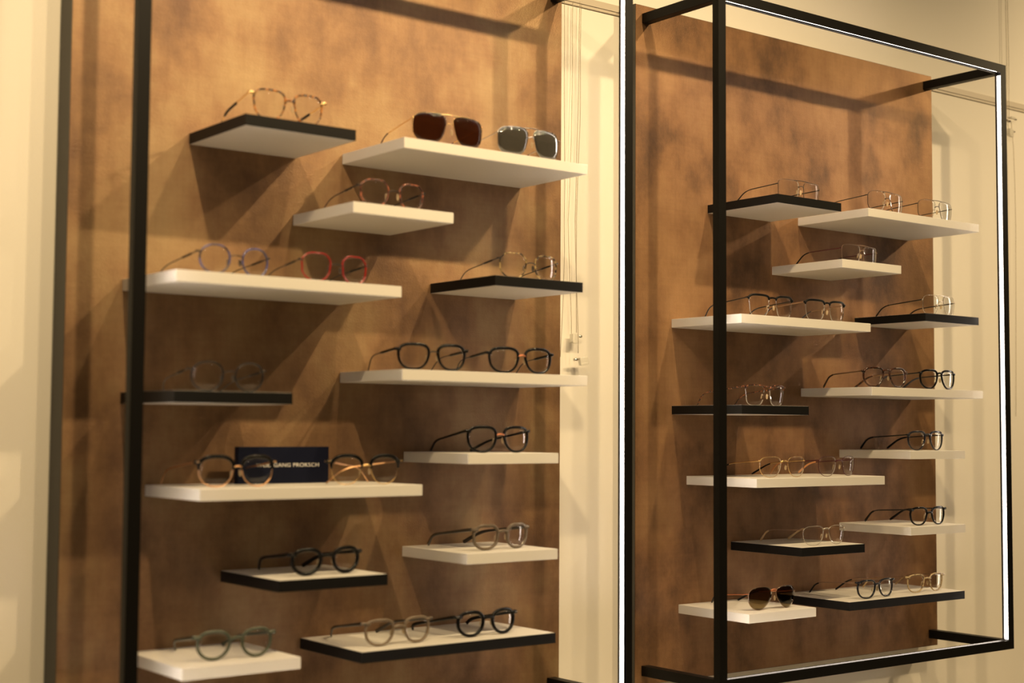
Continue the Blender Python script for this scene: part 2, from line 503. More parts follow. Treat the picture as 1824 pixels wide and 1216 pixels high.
# ------------------------------------------------------------------ eyeglasses
NPT = 56
def outline(xi, xo, ztop, zbot, shape):
    """closed outline of the right lens opening as (x, z), outer side = +x"""
    nt, nb, ki, ko, tilt, extra = SHAPES[shape]
    xc = (xi+xo)/2; a = (xo-xi)/2; zc = (ztop+zbot)/2; b = (ztop-zbot)/2
    raw = []
    for j in range(NPT):
        th = 2*math.pi*j/NPT
        c, s = math.cos(th), math.sin(th)
        n = nt if s > 0 else nb
        # blend exponents near the sides so the outline stays smooth
        wv = min(1.0, abs(s)*2.5)
        n = (nt+nb)/2*(1-wv) + n*wv
        u = math.copysign(abs(c)**(2/n), c); v = math.copysign(abs(s)**(2/n), s)
        k = ko if u > 0 else ki
        u2 = u*(1 + k*(v-0.35))
        v2 = v + tilt*u*(0.5+0.5*v)
        if extra == 'aviator':
            u2 += 0.10*max(0, -v)
        if extra == 'crown':
            ang = (math.degrees(th) % 360)
            fac = 1 - 0.035*max(0, math.cos(math.radians((ang*1.0)*8/1.0)))*(1 if s > -0.3 else 0.3)
            u2 *= fac; v2 *= fac
        raw.append((u2, v2))
    umin, umax = min(p[0] for p in raw), max(p[0] for p in raw)
    vmin, vmax = min(p[1] for p in raw), max(p[1] for p in raw)
    out = []
    for u, v in raw:
        out.append((xc + a*(2*(u-umin)/(umax-umin)-1), zc + b*(2*(v-vmin)/(vmax-vmin)-1)))
    return out

# top exponent, bottom exponent, inner taper, outer taper, tilt, extra
SHAPES = {
 'square': (3.4, 2.7, 0.16, 0.10, 0.02, None),
 'softsquare': (3.0, 2.5, 0.18, 0.10, 0.0, None),
 'panto': (2.5, 2.15, 0.12, 0.07, 0.0, None),
 'round': (2.25, 2.1, 0.06, 0.04, 0.0, None),
 'crown': (2.7, 2.3, 0.10, 0.06, 0.0, 'crown'),
 'nav': (3.6, 2.9, 0.22, 0.05, -0.05, None),
 'aviator': (2.5, 1.95, 0.30, 0.10, 0.0, 'aviator'),
 'rect': (4.6, 3.8, 0.06, 0.04, 0.0, None),
 'brow': (4.2, 3.6, 0.15, 0.12, 0.03, None),
 'pilot': (3.2, 2.3, 0.24, 0.10, -0.02, None),
}
RF, RL = 0.36, 0.115

def surf_y(x, z, xc, zc, a):
    """front curve of the frame: slight wrap, plus the lens base curve (towards -y at the lens centre)"""
    return x*x/(2*RF) + ((x-xc)**2 + (z-zc)**2 - a*a)/(2*RL)

FIT = {
  'L1': [0.1316, -0.1861, -0.0032, 0.1386, 0.0397, 0.0983, 0.0222, 0.135, 0.0482, 0.012, 0.007, 0.0623, 0.005],
  'L2a': [0.4406, -0.1895, -0.0322, 0.1432, 0.0403, 0.1081, 0.0249, 0.135, 0.0521, 0.009, 0.0067, 0.0713, 0.005],
  'L2b': [0.6187, -0.1893, -0.0107, 0.1411, 0.039, 0.1, 0.027, 0.135, 0.0521, 0.01, 0.0056, 0.0697, 0.005],
  'L3': [0.3382, -0.1746, 0.0509, 0.1388, 0.0338, 0.0959, 0.0222, 0.135, 0.0461, 0.0117, 0.0102, 0.0657, 0.005],
  'L4a': [0.0511, -0.1702, 0.1618, 0.1374, 0.0333, 0.098, 0.0181, 0.135, 0.0467, 0.0116, 0.0109, 0.0653, 0.005],
  'L4b': [0.2289, -0.174, 0.1094, 0.1372, 0.0344, 0.0905, 0.0216, 0.135, 0.0476, 0.0123, 0.0106, 0.0664, 0.005],
  'L5': [0.6309, -0.1748, 0.0303, 0.1397, 0.0348, 0.1072, 0.0199, 0.135, 0.0465, 0.0098, 0.0091, 0.0675, 0.005],
  'L6': [0.0416, -0.1733, 0.0592, 0.1357, 0.0343, 0.1015, 0.0191, 0.1217, 0.0467, 0.0185, 0.0095, 0.0638, 0.0081],
  'L7a': [0.4149, -0.1839, -0.1073, 0.1401, 0.0355, 0.1039, 0.0273, 0.1281, 0.0466, 0.009, 0.0065, 0.066, 0.0054],
  'L7b': [0.6025, -0.1864, -0.097, 0.1408, 0.0358, 0.104, 0.026, 0.1252, 0.0472, 0.0068, 0.0053, 0.0661, 0.0014],
  'L8': [0.5706, -0.167, 0.0106, 0.1413, 0.0384, 0.1129, 0.0211, 0.1499, 0.0479, 0.0257, 0.0066, 0.0686, 0.0031],
  'L9a': [0.0665, -0.1559, -0.0003, 0.1411, 0.039, 0.1152, 0.0253, 0.1424, 0.0467, 0.0067, 0.007, 0.064, 0.0042],
  'L9b': [0.2953, -0.1664, -0.1094, 0.14, 0.0387, 0.1, 0.027, 0.135, 0.0463, 0.01, 0.0085, 0.0605, 0.0065],
  'L10': [0.5831, -0.1607, 0.1169, 0.14, 0.0371, 0.121, 0.0225, 0.152, 0.0462, 0.0266, 0.0081, 0.0672, 0.0063],
  'L11': [0.2262, -0.1625, 0.0481, 0.1394, 0.035, 0.1112, 0.0229, 0.1436, 0.0454, 0.0271, 0.0092, 0.0656, 0.0059],
  'L12': [0.0647, -0.165, -0.0303, 0.1376, 0.0366, 0.1078, 0.0201, 0.1397, 0.0473, 0.0283, 0.008, 0.0638, 0.0072],
  'L13a': [0.365, -0.1636, -0.0009, 0.1407, 0.0383, 0.1175, 0.0208, 0.1462, 0.0455, 0.0246, 0.0089, 0.0646, 0.0041],
  'L13b': [0.55, -0.1628, 0.0527, 0.1409, 0.0363, 0.1305, 0.0115, 0.138, 0.0463, 0.0086, 0.0076, 0.0655, 0.0033],
  'R1': [1.368, -0.1646, 0.0442, 0.1395, 0.0311, 0.0975, 0.027, 0.135, 0.0418, 0.0103, 0.0076, 0.0681, 0.005],
  'R2a': [1.6363, -0.18, 0.0829, 0.1394, 0.0336, 0.1, 0.027, 0.135, 0.0458, 0.01, 0.0077, 0.0678, 0.005],
  'R2b': [1.8175, -0.1784, 0.0573, 0.1398, 0.0335, 0.1, 0.027, 0.135, 0.0451, 0.01, 0.008, 0.068, 0.005],
  'R3': [1.5678, -0.1627, 0.1045, 0.1396, 0.0305, 0.1048, 0.0276, 0.135, 0.0402, 0.0096, 0.007, 0.0681, 0.005],
  'R4a': [1.2636, -0.1779, 0.0204, 0.1406, 0.0378, 0.1136, 0.0276, 0.135, 0.0428, 0.0085, 0.0102, 0.0659, 0.005],
  'R4b': [1.4323, -0.1784, 0.0482, 0.14, 0.0381, 0.1009, 0.031, 0.135, 0.0421, 0.0096, 0.0082, 0.0655, 0.005],
  'R5': [1.8332, -0.1744, 0.0835, 0.14, 0.0331, 0.1106, 0.0245, 0.135, 0.0459, 0.0094, 0.0094, 0.0665, 0.005],
  'R6': [1.2481, -0.1756, 0.1027, 0.1391, 0.0382, 0.1148, 0.0263, 0.1335, 0.0408, 0.0084, 0.0089, 0.0642, 0.0065],
  'R7a': [1.6191, -0.186, -0.0959, 0.1392, 0.0348, 0.1123, 0.0294, 0.1466, 0.045, 0.0216, 0.0078, 0.066, 0.0036],
  'R7b': [1.808, -0.1868, 0.0464, 0.1397, 0.0363, 0.1083, 0.03, 0.1379, 0.0453, 0.0221, 0.0066, 0.0681, 0.0049],
  'R8': [1.7828, -0.1711, 0.0417, 0.1396, 0.0351, 0.1183, 0.0282, 0.1477, 0.0449, 0.0186, 0.0081, 0.067, 0.0056],
  'R9a': [1.3098, -0.1663, -0.0006, 0.1387, 0.0342, 0.1, 0.027, 0.1449, 0.043, 0.0137, 0.01, 0.0684, 0.0055],
  'R9b': [1.4841, -0.1648, 0.1223, 0.1382, 0.0344, 0.1175, 0.0266, 0.1419, 0.0429, 0.016, 0.0119, 0.069, 0.0064],
  'R10': [1.7809, -0.1752, 0.0307, 0.1401, 0.0358, 0.1104, 0.0301, 0.1432, 0.0421, 0.0226, 0.0078, 0.0652, 0.0048],
  'R11': [1.424, -0.1792, 0.0487, 0.139, 0.0333, 0.109, 0.0284, 0.1409, 0.0415, 0.0232, 0.0088, 0.0689, 0.0059],
  'R12': [1.2696, -0.1723, -0.0239, 0.1365, 0.0333, 0.1152, 0.022, 0.1428, 0.0472, 0.0301, 0.0063, 0.0673, 0.0068],
  'R13a': [1.5893, -0.1795, 0.0659, 0.1403, 0.036, 0.1165, 0.0274, 0.1458, 0.0411, 0.0224, 0.0062, 0.0652, 0.0041],
  'R13b': [1.7781, -0.1688, -0.0069, 0.1389, 0.0355, 0.1072, 0.0275, 0.1355, 0.0417, 0.0111, 0.0093, 0.0627, 0.0063],
}

def build_glasses(key, shelf, spec, label, name='eyeglasses', cat='eyeglasses'):
    x, y, yaw, W, zh, Lb, zb, Lt, ztop, inw, xi, xo, yb = FIT[key]
    sx, sz, kind = SHELF[shelf]
    S = dict(shape='panto', wt=0.0012, wb=0.0012, dep=0.0022, rim='gun', temple='gun', tip='black', lens='clear',
             th=0.0022, tt=0.0012, tiph=0.0034, bridge='wire', bz=0.66, bar=False, pad='pad', end=None,
             brow=None, sleeve=None, bmat=None, rimless=False)
    S.update(spec)
    root = empty(name, (x, y, sz + 0.0002), yaw)
    tag(root, label, cat, 'eyeglasses on the shelves' if cat == 'eyeglasses' else 'sunglasses on the shelves')
    wt, wb = S['wt'], S['wb']
    zt_l, zb_l = ztop - wt, wb
    # lens outline must leave the whole rim inside xi..xo
    ws = (wt+wb)/2
    xi_l, xo_l = xi + ws, xo - ws
    xc, zc, a = (xi_l+xo_l)/2, (zt_l+zb_l)/2, (xo_l-xi_l)/2
    ol = outline(xi_l, xo_l, zt_l, zb_l, S['shape'])
    tiltk = yb/ max(ztop, 0.03)     # lens bottoms lie a little further back

    def P(px, pz, side, dy=0.0):
        yy = surf_y(px, pz, xc, zc, a) + (ztop-pz)*tiltk*0.55
        return Vector((px*side, yy + dy, pz))

    def rim_w(zz):
        f = min(1, max(0, (zz-zb_l)/(zt_l-zb_l)))
        f = f*f*(3-2*f)
        return wb + (wt-wb)*f

    norms = []
    for j in range(NPT):
        p0, p1 = ol[j-1], ol[(j+1) % NPT]
        tx, tz = p1[0]-p0[0], p1[1]-p0[1]
        l = math.hypot(tx, tz) or 1
        norms.append((tz/l, -tx/l))

    bm_f = bmesh.new()
    brow_bm = {}
    if S['brow']:
        b1 = bmesh.new()
        brow_bm = {1: b1, -1: b1 if S['bridge'] == 'acetate' else bmesh.new()}
    bm_b = brow_bm.get(1)
    for side in (1, -1):
        if not S['rimless']:
            pts, hw = [], []
            for j in range(NPT):
                w = rim_w(ol[j][1]) if not S['brow'] else wb
                hw.append(w/2)
                pts.append(P(ol[j][0]+norms[j][0]*w/2, ol[j][1]+norms[j][1]*w/2, side))
            cen = Vector((xc*side, 0, zc))
            add_tube(bm_f, pts, lambda i: (hw[i], S['dep']/2), closed=True, ns=8, power=2.6,
                     up=lambda i: Vector((0, 1, 0)))
        if S['brow']:
            bw = S.get('bw', 0.0048)
            zcut = zb_l + (zt_l-zb_l)*S.get('cut', 0.60)
            idx = [j for j in range(NPT) if ol[j][1] > zcut]
            # contiguous run from outer side over the top to the inner side
            idx = sorted(idx, key=lambda j: j)
            pts, hw = [], []
            for q, j in enumerate(idx):
                f = q/(len(idx)-1)
                e = min(1, f*6+0.35) * min(1, (1-f)*5+0.30)
                w = bw*e
                hw.append(w/2)
                pts.append(P(ol[j][0]+norms[j][0]*(w*0.45), ol[j][1]+norms[j][1]*(w*0.45), side, -0.0004))
            add_tube(brow_bm[side], pts, lambda i: (hw[i], 0.0021), ns=8, power=2.8, up=lambda i: Vector((0, 1, 0)))
    # bridge
    def inner_pt(zz):
        js = [j for j in range(NPT) if ol[j][0] < xc]
        j = min(js, key=lambda q: abs(ol[q][1]-zz))
        return ol[j][0], ol[j][1]
    def outer_pt(zz):
        js = [j for j in range(NPT) if ol[j][0] > xc]
        j = min(js, key=lambda q: abs(ol[q][1]-zz))
        return ol[j][0], ol[j][1]
    zbr = zb_l + (zt_l-zb_l)*S['bz']
    bx, bz_ = inner_pt(zbr)
    bm_br = bm_f if S['bmat'] is None else bmesh.new()
    if S['brow'] and S['bridge'] == 'acetate':
        bm_br = bm_b
    nb_ = 11
    if S['bridge'] == 'acetate':
        hb = S.get('bh', 0.0052)
        pts = []
        x1 = bx - rim_w(bz_)*0.5
        for i in range(nb_):
            f = -1 + 2*i/(nb_-1)
            pts.append(Vector((f*(x1+0.0012), P(x1, bz_, 1).y*abs(f)**2 + (P(x1, bz_, 1).y-0.0012)*(1-f*f), bz_ + 0.0026*(1-f*f))))
        add_tube(bm_br, pts, lambda i: (S['dep']*0.5, hb/2*(1+0.35*abs(-1+2*i/(nb_-1))**3)), ns=8, power=2.8)
    else:
        rb = S.get('br', 0.0009)
        pts = []
        x1 = bx - wb*0.5
        for i in range(nb_):
            f = -1 + 2*i/(nb_-1)
            pts.append(Vector((f*x1, P(x1, bz_, 1).y - 0.0022*(1-f*f), bz_ + 0.0030*(1-abs(f)**3))))
        add_tube(bm_br, pts, lambda i: (rb, rb*S.get('bflat', 1.0)), ns=8)
    if S['bar']:
        bx2, bz2 = inner_pt(zb_l + (zt_l-zb_l)*0.93)
        jt = max(range(NPT), key=lambda q: ol[q][1])
        x2 = ol[jt][0] - a*0.25
        j2 = min((j for j in range(NPT) if ol[j][1] > zc), key=lambda q: abs(ol[q][0]-x2))
        pts = []
        for i in range(13):
            f = -1 + 2*i/12
            pts.append(Vector((f*ol[j2][0], P(ol[j2][0], ol[j2][1], 1).y*abs(f) - 0.001*(1-abs(f)), ol[j2][1]+0.0012*(1-f*f))))
        add_tube(bm_f, pts, lambda i: (0.0007, 0.0008), ns=6)
    # end pieces out to the hinges
    ex, ez = outer_pt(zh-0.001)
    eh = S.get('eh', 0.0042 if S['bridge'] == 'acetate' or S['brow'] else 0.0018)
    ed = S.get('ed', 0.0036 if S['bridge'] == 'acetate' or S['brow'] else 0.0016)
    bm_e = bm_f
    if S['brow']: bm_e = bm_b
    hinge = {}
    for side in (1, -1):
        if S['end']: bm_e = bmesh.new()
        elif S['brow']: bm_e = brow_bm[side]
        p0 = P(ex+0.0004, ez, side)
        h = Vector((side*(W/2-0.0009), 0.0085, zh))
        hinge[side] = h
        mid = Vector((side*(W/2-0.0016), min(p0.y+0.0006, 0.0065), (zh*0.8+ez*0.2)))
        pts = [p0, p0.lerp(mid, 0.55), mid, Vector((side*(W/2-0.0009), 0.0064, zh)), h]
        add_tube(bm_e, pts, lambda i: ((ed/2)*(1, .95, .9, .85, .8)[i], (eh/2)*(0.9, 1, 1, .95, .85)[i]), ns=8, power=3.0)
        if S['end']:
            o = bm_obj('end_piece', bm_e, C[S['end']], root); o['label'] = 'metal hinge piece'
        if S.get('pin'):
            bmp = bmesh.new()
            add_box(bmp, -0.0026, 0.0026, -0.0008, 0.0003, -0.0009, 0.0009, bevel=0.0003)
            pin = bm_obj('rivet', bmp, C[S['pin']], root)
            pin.location = (side*(W/2-0.0045), p0.y-ed*0.45-0.0001, zh); pin['label'] = 'small metal rivet'
    if not S['rimless'] or S['bar'] or True:
        fr = bm_obj('front_frame', bm_f, C[S['rim']], root)
    if S['brow']:
        for b_ in ([brow_bm[1]] if brow_bm[1] is brow_bm[-1] else [brow_bm[1], brow_bm[-1]]):
            o = bm_obj('brow_bar', b_, C[S['brow']], root); o['label'] = 'thick dark upper rim'
    if S['bmat'] is not None:
        o = bm_obj('bridge', bm_br, C[S['bmat']], root); o['label'] = 'metal bridge'
    # lenses
    for side in (1, -1):
        bm = bmesh.new()
        rings_f = []
        th = 0.0014 if S['lens'] == 'clear' else 0.0016
        lip = 1.0 if S['rimless'] else 1.012
        radii = (0.0, 0.3, 0.55, 0.78, lip)
        def ringset(dy):
            rs = []
            for rr in radii:
                if rr == 0.0:
                    rs.append([bm.verts.new(P(xc, zc, side, dy))]); continue
                rs.append([bm.verts.new(P(xc+(px-xc)*rr, zc+(pz-zc)*rr, side, dy)) for px, pz in ol])
            return rs
        A = ringset(-th/2); Bk = ringset(th/2)
        for rs, flip in ((A, side > 0), (Bk, side < 0)):
            for q in range(1, len(rs)):
                for j in range(NPT):
                    k = (j+1) % NPT
                    if q == 1: f = [rs[0][0], rs[1][j], rs[1][k]]
                    else: f = [rs[q-1][j], rs[q][j], rs[q][k], rs[q-1][k]]
                    bm.faces.new(f if flip else f[::-1])
        for j in range(NPT):
            k = (j+1) % NPT
            bm.faces.new((A[-1][j], Bk[-1][j], Bk[-1][k], A[-1][k]))
        lo = bm_obj('lens', bm, LN[S['lens']], root)
        me = lo.data
        for p_ in me.polygons:
            if p_.index >= len(me.polygons)-NPT: p_.use_smooth = False
    # nose pads
    if S['pad']:
        for side in (1, -1):
            bm = bmesh.new()
            zp = ztop*0.46
            ix, iz = inner_pt(zp)
            c = P(ix-0.0022, zp, side, 0.0060)
            rot = Matrix.Rotation(side*math.radians(38), 3, 'Z') @ Matrix.Rotation(side*math.radians(-14), 3, 'Y')
            add_ball(bm, c, 0.0011, 0.0026, 0.0056, rot)
            p0 = P(ix, iz+0.002, side, 0.0004)
            mid = (p0+c)/2 + Vector((side*0.0018, 0.0022, 0.0010))
            add_tube(bm, [p0, mid, c+Vector((side*0.0008, 0, 0))], lambda i: (0.0004, 0.0004), ns=6)
            bm_obj('nose_pad', bm, C[S['pad']], root)
    # temples
    for side in (1, -1):
        h = hinge[side]
        rt = S['tiph']/2
        bend = Vector((side*(W/2 - inw*0.4), Lb, zb))
        tip = Vector((side*(W/2 - inw), Lt, rt*1.05))
        if S.get('fold'):                 # temples swung half in behind the lenses
            ca, sa = math.cos(S['fold'][side]), math.sin(S['fold'][side])
            bend = h + Vector((-side*ca*0.098, sa*0.098, zb-h.z))
            tip = h + Vector((-side*ca*0.128, sa*0.128, rt*1.05-h.z))
        L1 = (bend-h).length
        r_ = min(0.020, L1*0.25)
        d2 = (tip-bend); l2 = d2.length
        r2 = min(0.016, l2*0.55)
        pA = bend + (h-bend).normalized()*r_
        pB = bend + d2.normalized()*r2
        path = []
        N1 = 14
        for i in range(N1):
            path.append(h.lerp(pA, i/N1))
        nbp = 8
        for i in range(nbp):
            t = i/nbp
            path.append(pA*(1-t)**2 + bend*(2*t*(1-t)) + pB*t*t)
        for i in range(7):
            path.append(pB.lerp(tip, i/6))
        n = len(path)
        cum = [0]
        for i in range(1, n): cum.append(cum[-1]+(path[i]-path[i-1]).length)
        tot = cum[-1]
        st = S.get('tstart', 0.66)        # where the sleeve starts, as a share of the length
        tm, tipc = S['temple'], S['tip']
        h0, t0 = S['th'], S['tt']
        prof = S.get('prof')
        def sec_temple(c):
            f = c/tot
            hh = h0
            if prof == 'acetate':       # wide at the hinge, waist, wide tip
                hh = h0*(1.0 - 0.30*min(1, f/0.55)) if f < 0.55 else h0*(0.70+0.45*min(1, (f-0.55)/0.40))
            elif prof == 'slim':        # wide front half, slim wire end
                hh = h0 if f < 0.42 else max(0.0017, h0*(1-(f-0.42)*12)) if f < 0.5 else 0.0017
            elif prof == 'waist':
                hh = h0*(1-0.25*f)
            return (t0/2*(1.0 if prof != 'slim' or f < 0.45 else 0.8), hh/2)
        def upn(i):
            a_ = path[max(0, i-1)]; b_ = path[min(n-1, i+1)]
            t = (b_-a_).normalized()
            s = Vector((1, 0, 0)) - t*t.x
            return s.normalized().cross(t) if True else None
        bm = bmesh.new()
        iend = n if tipc is None else max(i for i in range(n) if cum[i] <= tot*(st+0.04)+1e-9)+1
        seg = path[:iend]
        add_tube(bm, seg, lambda i: sec_temple(cum[i]), ns=8, power=3.0, up=lambda i: upn(i))
        if S['hingeblk'] if 'hingeblk' in S else True:
            add_box(bm, h.x-0.0012, h.x+0.0012, h.y-0.001, h.y+0.004, h.z-min(eh, 0.003)/2, h.z+min(eh, 0.003)/2, bevel=0.0003)
        t_o = bm_obj('temple', bm, C[tm], root)
        if S['sleeve']:
            smat, f0, f1, sh_, stt = S['sleeve']
            ids = [i for i in range(n) if tot*f0 <= cum[i] <= tot*f1]
            bm = bmesh.new()
            add_tube(bm, [path[i] for i in ids], lambda i: (stt/2*(0.7 if i in (0, len(ids)-1) else 1), sh_/2*(0.7 if i in (0, len(ids)-1) else 1)),
                     ns=8, power=3.0, up=lambda i: upn(ids[i]))
            o = bm_obj('temple_sleeve', bm, C[smat], t_o); o['label'] = 'acetate sleeve on the temple'
        if tipc is not None:
            i0 = max(i for i in range(n) if cum[i] <= tot*st+1e-9)
            ids = list(range(i0, n))
            bm = bmesh.new()
            m_ = len(ids)
            def sec_tip(i):
                f = i/(m_-1)
                hh = S['tiph']*(0.62+0.38*f)
                if i == m_-1: hh *= 0.72
                return (max(S['tt'], 0.0018)/2*1.15, hh/2)
            add_tube(bm, [path[i] for i in ids], sec_tip, ns=8, power=2.6, up=lambda i: upn(ids[i]))
            o = bm_obj('temple_tip', bm, C[tipc], t_o)
            o['label'] = 'plastic temple tip'
    return root

ACE = dict(bridge='acetate', dep=0.0040, th=0.0050, tt=0.0026, prof='acetate', tip=None, pad='pad', bz=0.70)
def ace(**k):
    d = dict(ACE); d.update(k); return d
WIRE = dict(wt=0.0011, wb=0.0011, dep=0.0014, th=0.0020, tt=0.0010, tiph=0.0036)
def wire(**k):
    d = dict(WIRE); d.update(k); return d
COMBO = dict(wt=0.0027, wb=0.0026, dep=0.0028, temple='gun', tip='gun', bmat='gun', bridge='wire', tiph=0.0020,
             th=0.0019, tt=0.0013, tstart=0.74, sleeve=('matteblack', 0.10, 0.36, 0.0034, 0.0026), bz=0.60, pad='paddark', end='gun', eh=0.0030, ed=0.0026)
def combo(**k):
    d = dict(COMBO); d.update(k); return d

